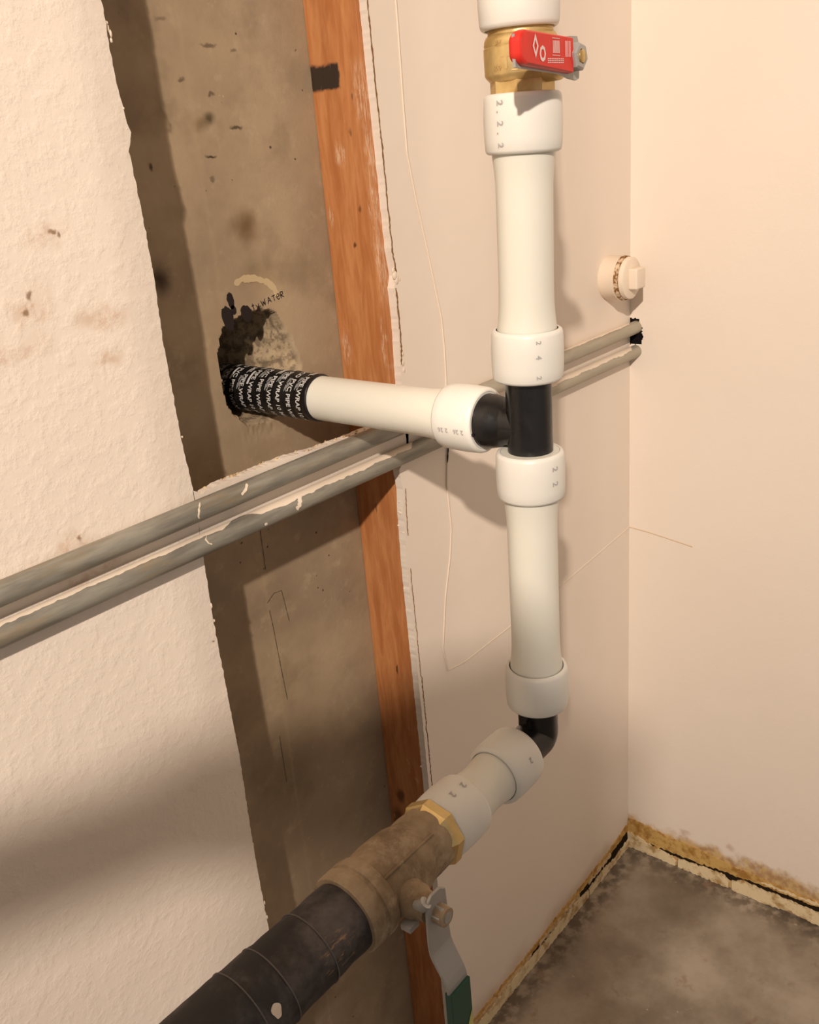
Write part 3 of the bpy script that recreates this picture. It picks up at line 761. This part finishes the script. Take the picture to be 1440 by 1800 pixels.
while y < .20:
    put_text(bm, rows[0] if k % 3 != 1 else rows[1], on_tape(y, starts[k % 14], .10), .0092, .0096)
    # fine-print block and bar between the rows
    f2 = on_tape(y + .0085, starts[k % 14] - 62, .10)
    if k in (5, 7):
        q = [f2(u, v) for u, v in densify([(0, 0), (.020, 0), (.020, .0038), (0, .0038)], .002)]
        n = len(q) // 2
        A = [f2(.02 * i / 10, 0) for i in range(11)]; B = [f2(.02 * i / 10, .0036) for i in range(11)]
        va = [bm.verts.new(p) for p in A]; vb = [bm.verts.new(p) for p in B]
        for i in range(10): bm.faces.new((va[i], va[i + 1], vb[i + 1], vb[i]))
    else:
        for l in range(4):
            A = [f2(.018 * i / 9, l * .0016) for i in range(10)]; B = [f2(.018 * i / 9, l * .0016 + .0006) for i in range(10)]
            va = [bm.verts.new(p) for p in A]; vb = [bm.verts.new(p) for p in B]
            for i in range(9):
                if (i + l) % 5 != 4: bm.faces.new((va[i], va[i + 1], vb[i + 1], vb[i]))
    k += 1; y += .0172
obj('tape_print', bm, M_PRINT, tape)
# lower riser, elbow, short run to the old valve
P3 = Vector((AX - .0005, AY + .0005, 1.2375)); P4 = Vector((AX - .0015, AY + .002, .9335)); D2 = (P4 - P3).normalized()
pipe(P3, D2, (P4 - P3).length, True, True)
ring(P3, D2, [(.010, 104, '2', .010), (.026, 104, '2', .010)])
ring(P4 - D2 * .05, D2)
EX, EY = P4.x, P4.y
bm = bmesh.new()
arc = [(EX, EY, .945), (EX, EY, .915), (EX, EY, .8975)]
for i in range(1, 8):
    a = PI / 2 * i / 8; arc.append((EX - .008 * (1 - math.cos(a)), EY, .8975 - .008 * math.sin(a)))
arc += [(EX - .010, EY, BZ), (EX - .03, EY, BZ), (EX - .05, EY, BZ)]
tube(bm, arc, .0228, 48)
obj('elbow_fitting', bm, M_BLACK, run, smooth=50)
R5 = EX - .0435
ring((R5, EY, BZ), (-1, 0, 0), [(.020, -62, '2', .009)])
pipe((R5, EY, BZ), (-1, 0, 0), R5 - .584, True, True)
ring((.634, EY, BZ), (-1, 0, 0), [(.010, -14, '2', .010), (.028, -14, '2', .010)])
# brass threaded adapter
bm = bmesh.new()
lathe(bm, (.5855, EY, BZ), (-1, 0, 0), [(0, .030), (.0005, .0352), (.002, .0368), (.012, .0368), (.014, .0350), (.018, .0330)], 8, phase=math.radians(10))
obj('brass_adapter', bm, M_BRIGHT, run, smooth=25, label='bright brass faceted adapter')

# ---- upper valve
UV = Vector((AX + .0025, AY - .0035, 1.5745))
val = bpy.data.objects.new('ball_valve', None); COL.objects.link(val); val.parent = run; val.matrix_parent_inverse = Matrix.Translation(-Vector((AX, AY, AZ)))
val['label'] = 'yellow brass ball valve with red handle'
def vobj(n, bm, m, par, **k):
    o = obj(n, bm, m, None, **k); o.parent = par
    return o
bm = bmesh.new(); lathe(bm, UV, (0, 0, 1), [(-.01, .0285), (.0, .0290), (.012, .0290), (.0125, .0285)], 8, phase=math.radians(24)); hexo = bm
lathe(bm, UV, (0, 0, 1), [(.0105, .0285), (.0125, .0305), (.0150, .0325), (.0165, .0330), (.030, .0333), (.0375, .0332), (.0385, .0324), (.0400, .0328), (.0440, .0322), (.0470, .0305), (.0480, .0290), (.054, .0285)], 64)
vobj('valve_body', bm, M_BRASS, val, smooth=28)
bm = bmesh.new()                                                   # cast marks on the body
for s, z, a0, sz in (('BV', .0395, 132, .0055), ('T', .020, 122, .016), ('600', .019, 138, .006), ('2', .018, 106, .013)):
    def fn(u, v, z=z, a0=a0):
        th = math.radians(a0) - u / .0334; return (UV.x - .0337 * math.sin(math.radians(180) - th), UV.y - .0337 * math.cos(math.radians(180) - th) * -1 * -1, UV.z + z + v)
    def fn2(u, v, z=z, a0=a0):
        # angle measured from the direction that faces the camera
        th = math.radians(a0 - 90) * -1 + u / .0334
        fx, fy = -.84, -.54; rx, ry = .54, -.84
        c, s_ = math.cos(th), math.sin(th)
        return (UV.x + .0336 * (fx * c + rx * s_), UV.y + .0336 * (fy * c + ry * s_), UV.z + z + v)
    put_text(bm, s, fn2, sz, sz)
vobj('cast_mark', bm, M_BRASS, val)
SZ = UV.z + .0235
bm = bmesh.new(); lathe(bm, (UV.x, UV.y, SZ), (0, -1, 0), [(.020, .017), (.038, .0165), (.040, .013), (.048, .0125), (.0495, .009)], 36); vobj('stem_boss', bm, M_BRASS, val, smooth=30)
HY = UV.y - .052
bm = bmesh.new()                                                   # zinc handle plate under the grip
prism(bm, [(UV.x + .010, SZ - .0165), (UV.x + .0125, SZ + .006), (UV.x + .008, SZ + .0165), (UV.x - .004, SZ + .0165), (UV.x - .02, SZ + .013), (UV.x - .09, SZ + .016), (UV.x - .09, SZ - .008), (UV.x - .02, SZ - .013), (UV.x - .006, SZ - .0165), (UV.x + .006, SZ - .018)], ONWALL(HY), .0028)
vobj('handle_plate', bm, M_ZINC, val)
bm = bmesh.new(); lathe(bm, (UV.x, HY, SZ), (0, -1, 0), [(0, .0115), (.0075, .0115), (.009, .0098), (.009, .0062), (.0065, .0058)], 6, phase=.3); vobj('handle_nut', bm, M_ZINC, val, smooth=25)
bm = bmesh.new(); lathe(bm, (UV.x, HY - .0064, SZ), (0, -1, 0), [(0, .0055), (.0035, .0052), (.004, .0045)], 20); vobj('stem_end', bm, M_BRIGHT, val, smooth=40)
bm = bmesh.new()                                                   # red grip: slab with a rounded end
L0, L1 = UV.x - .0905, UV.x - .009
def grip_pts(g):
    pts = []; zc0 = SZ + .006
    for i in range(9): a = PI / 2 + PI / 2 * i / 8; pts.append((L0 + .010 + .010 * math.cos(a) - g, zc0 + .004 + .0085 * math.sin(a) + g * math.sin(a)))
    for i in range(9): a = PI + PI / 2 * i / 8; pts.append((L0 + .010 + .010 * math.cos(a) - g, zc0 - .004 + .0085 * math.sin(a) + g * math.sin(a)))
    pts += [(L1, SZ - .0125 - g * .5), (L1, SZ + .0145 + g * .5)]; return pts
a_, b_ = [], []
layers = [(-.0012, HY + .006), (.0, HY + .0045), (.0006, HY + .001), (.0006, HY - .002), (.0, HY - .0045), (-.0014, HY - .0056)]
rings = [[bm.verts.new((u, yy, v)) for u, v in grip_pts(gg)] for gg, yy in layers]
for r0, r1 in zip(rings, rings[1:]):
    for i in range(len(r0)): j = (i + 1) % len(r0); bm.faces.new((r0[i], r0[j], r1[j], r1[i]))
bm.faces.new(rings[0]); bm.faces.new(rings[-1][::-1])
grip = vobj('handle_grip', bm, M_RED, val, smooth=35); grip['label'] = 'red vinyl handle grip'
bm = bmesh.new(); GY = HY - .0060                                  # white print on the grip
def gp(u, v): return (L0 - .004 + u * .88, GY, SZ + .006 + v)
def poly(pts): bm.faces.new([bm.verts.new(gp(u, v)) for u, v in pts])
def outline_poly(c, pts, wd):
    for i in range(len(pts)):
        a, b = pts[i], pts[(i + 1) % len(pts)]
        ia = tuple(c[k] + (a[k] - c[k]) * wd for k in (0, 1)); ib = tuple(c[k] + (b[k] - c[k]) * wd for k in (0, 1)); poly((a, b, ib, ia))
outline_poly((.029, .001), [(.029, .010), (.034, .001), (.029, -.008), (.024, .001)], .5)
outline_poly((.041, -.0045), [(.041 + .0055 * math.cos(a), -.0045 + .0062 * math.sin(a)) for a in [2 * PI * i / 8 for i in range(8)]], .55)
poly([(.058, .0075), (.072, .0072), (.072, .0067), (.058, .0070)]); poly([(.058, -.0052), (.072, -.0055), (.072, -.0060), (.058, -.0057)])
for i in range(6): poly([(.0592 + i * .0021, .0055), (.0604 + i * .0021, .0055), (.0604 + i * .0021, -.0038), (.0592 + i * .0021, -.0038)])
for l in range(3):
    for i in range(9): poly([(.0495 + i * .0033, -.0078 - l * .0014), (.0520 + i * .0033, -.0078 - l * .0014), (.0520 + i * .0033, -.0085 - l * .0014), (.0495 + i * .0033, -.0085 - l * .0014)])
for i in range(5): poly([(.0815 + i * .0022, .0055), (.0825 + i * .0022, .0055), (.0825 + i * .0022, -.0065), (.0815 + i * .0022, -.0065)])
vobj('grip_print', bm, M_WPRINT, val)

# ---- lower valve, old bronze
lv = bpy.data.objects.new('ball_valve', None); COL.objects.link(lv); lv.parent = run; lv.matrix_parent_inverse = Matrix.Translation(-Vector((AX, AY, AZ)))
lv['label'] = 'dusty old bronze ball valve with hanging lever'
bm = bmesh.new()
lathe(bm, (.572, EY, BZ), (-1, 0, 0), [(-.004, .028), (.0, .0318), (.0015, .0328), (.018, .0335), (.028, .0332), (.033, .0338), (.042, .0362), (.055, .0375), (.072, .0378), (.085, .0372), (.0925, .0372),
      (.094, .0392), (.1, .0402), (.1075, .0402), (.1085, .0385), (.111, .0385), (.1125, .0400), (.124, .0398), (.128, .0385), (.1285, .030)], 64, wob=.0005)
vobj('valve_body', bm, M_BRONZE, lv, smooth=32)
bm = bmesh.new(); tube(bm, [(x, EY - r * .62, BZ + r * .80) for x, r in ((.553, .0326), (.545, .0334), (.535, .0343), (.524, .0364), (.51, .0376), (.495, .0378), (.483, .0374), (.477, .0362))], .0015, 8); vobj('casting_seam', bm, M_BRONZE, lv, smooth=60)
SX = .497
bm = bmesh.new(); lathe(bm, (SX, EY, BZ), (0, -1, 0), [(.030, .0185), (.046, .017), (.050, .0145), (.060, .0135), (.0605, .0095), (.079, .009)], 32, wob=.0006); vobj('stem_boss', bm, M_BRONZE, lv, smooth=30)
bm = bmesh.new(); box(bm, (SX - .022, EY - .052, BZ - .0175), (SX - .008, EY - .040, BZ - .0105), .0015); vobj('handle_stop', bm, M_ZINC, lv, smooth=30)
# zinc lever: upright plate that cranks outwards, then the green grip
ly = EY - .0665
path = [(.024, 0), (.018, 0), (-.010, 0), (-.030, 0), (-.040, -.001), (-.047, -.004), (-.066, -.0145), (-.073, -.0170), (-.082, -.0175), (-.30, -.0175)]
def lever(name, p, hw, th, mat, y_in=0.0):
    bm = bmesh.new(); prev = None; n = len(p); first = None
    for i, (dz, dy) in enumerate(p):
        a = p[max(i - 1, 0)]; b = p[min(i + 1, n - 1)]; tz, ty = b[0] - a[0], b[1] - a[1]; l = math.hypot(tz, ty); nz_, ny_ = ty / l, -tz / l
        wd = hw(i)
        c = [(SX - wd, ly + dy + s * ny_ * th * -1 + y_in, BZ + dz - s * nz_ * th * -1 * -1) for s in (0,)]
        ring_ = [bm.verts.new((SX + sx * wd, ly + dy + ss * ny_ * th / 2 + y_in, BZ + dz + ss * nz_ * th / 2)) for sx, ss in ((-1, -1), (1, -1), (1, 1), (-1, 1))]
        if prev:
            for k in range(4): bm.faces.new((prev[k], prev[(k + 1) % 4], ring_[(k + 1) % 4], ring_[k]))
        else: bm.faces.new(ring_)
        prev = ring_
    bm.faces.new(prev[::-1])
    bmesh.ops.recalc_face_normals(bm, faces=bm.faces)
    bmesh.ops.bevel(bm, geom=[e for e in bm.edges], offset=.0004, segments=1, affect='EDGES')
    return vobj(name, bm, mat, lv, smooth=30)
lever('lever', path, lambda i: (.006, .0135, .0150, .0150, .0148, .0146, .0142, .0142, .0142, .0142)[i], .0030, M_ZINC)
lever('lever_grip', [(-.078, -.0177), (-.084, -.0177), (-.31, -.0177)], lambda i: .0145, .0080, M_GREEN)['label'] = 'dark green lever grip'
bm = bmesh.new(); prism(bm, [(SX + .002, BZ - .140), (SX + .013, BZ - .118), (SX + .014, BZ - .150), (SX + .002, BZ - .158)], ONWALL(ly - .0177 - .0046), .0004); vobj('grip_print', bm, M_YELLOWPRINT, lv)
bm = bmesh.new(); lathe(bm, (SX, ly - .0015, BZ), (0, -1, 0), [(0, .0098), (.008, .0098), (.0095, .0084)], 6, phase=.2); vobj('lever_nut', bm, M_ZINC, lv, smooth=25)
bm = bmesh.new(); lathe(bm, (SX, ly - .010, BZ), (0, -1, 0), [(0, .0055), (.0035, .005)], 16); vobj('stem_end', bm, M_ZINC, lv, smooth=40)
bm = bmesh.new(); tube(bm, [(SX - .012, ly + .001, BZ + .020), (SX - .014, ly + .004, BZ + .016), (SX - .014, ly + .012, BZ + .013)], [.006, .006, .004], 10); vobj('lever_tab', bm, M_ZINC, lv, smooth=50)
# black taped steel pipe leading off towards the lower left
bm = bmesh.new(); pr = []
RB = .0345
steps = [0, .020, .046, .0465, .090, .0905, .122, .1225, .30]
for i in range(121):
    t_ = 1.6 * (i / 120) ** 2; r = RB + (.0008 if t_ > .046 else 0) + (.0010 if t_ > .092 else 0) + (.0008 if t_ > .124 else 0); pr.append((t_, r))
lathe(bm, (.447, EY, BZ), (-1, 0, 0), pr, 64, wob=.0009)
bp = obj('black_pipe', bm, M_OLDBLACK, run, smooth=50, label='dusty black tape-wrapped steel pipe')
for k, (t0, lean) in enumerate(((.047, .003), (.094, .004), (.126, .003))):
    bm = bmesh.new(); pts = []
    for i in range(49):
        th = 2 * PI * i / 48; r = RB + .0012 + .0008 * k
        pts.append((.447 - t0 - lean * math.sin(th + .4), EY - r * math.cos(th), BZ + r * math.sin(th)))
    tube(bm, pts, .0007, 6, caps=False); obj('tape_edge', bm, M_TAPEEDGE, bp)
bm = bmesh.new()
for i in range(1):
    f = lambda u, v, d: (u, EY - (RB + .0026 - d) * math.cos(v / RB), BZ + (RB + .0026 - d) * math.sin(v / RB))
    prism(bm, [(.3310 + .0045 * math.cos(a) * (1 + .2 * math.sin(3 * a)) , .0140 + .0060 * math.sin(a)) for a in [2 * PI * j / 20 for j in range(20)]], f, .0006)
obj('paint_spot', bm, M_PAINTDAB, bp)
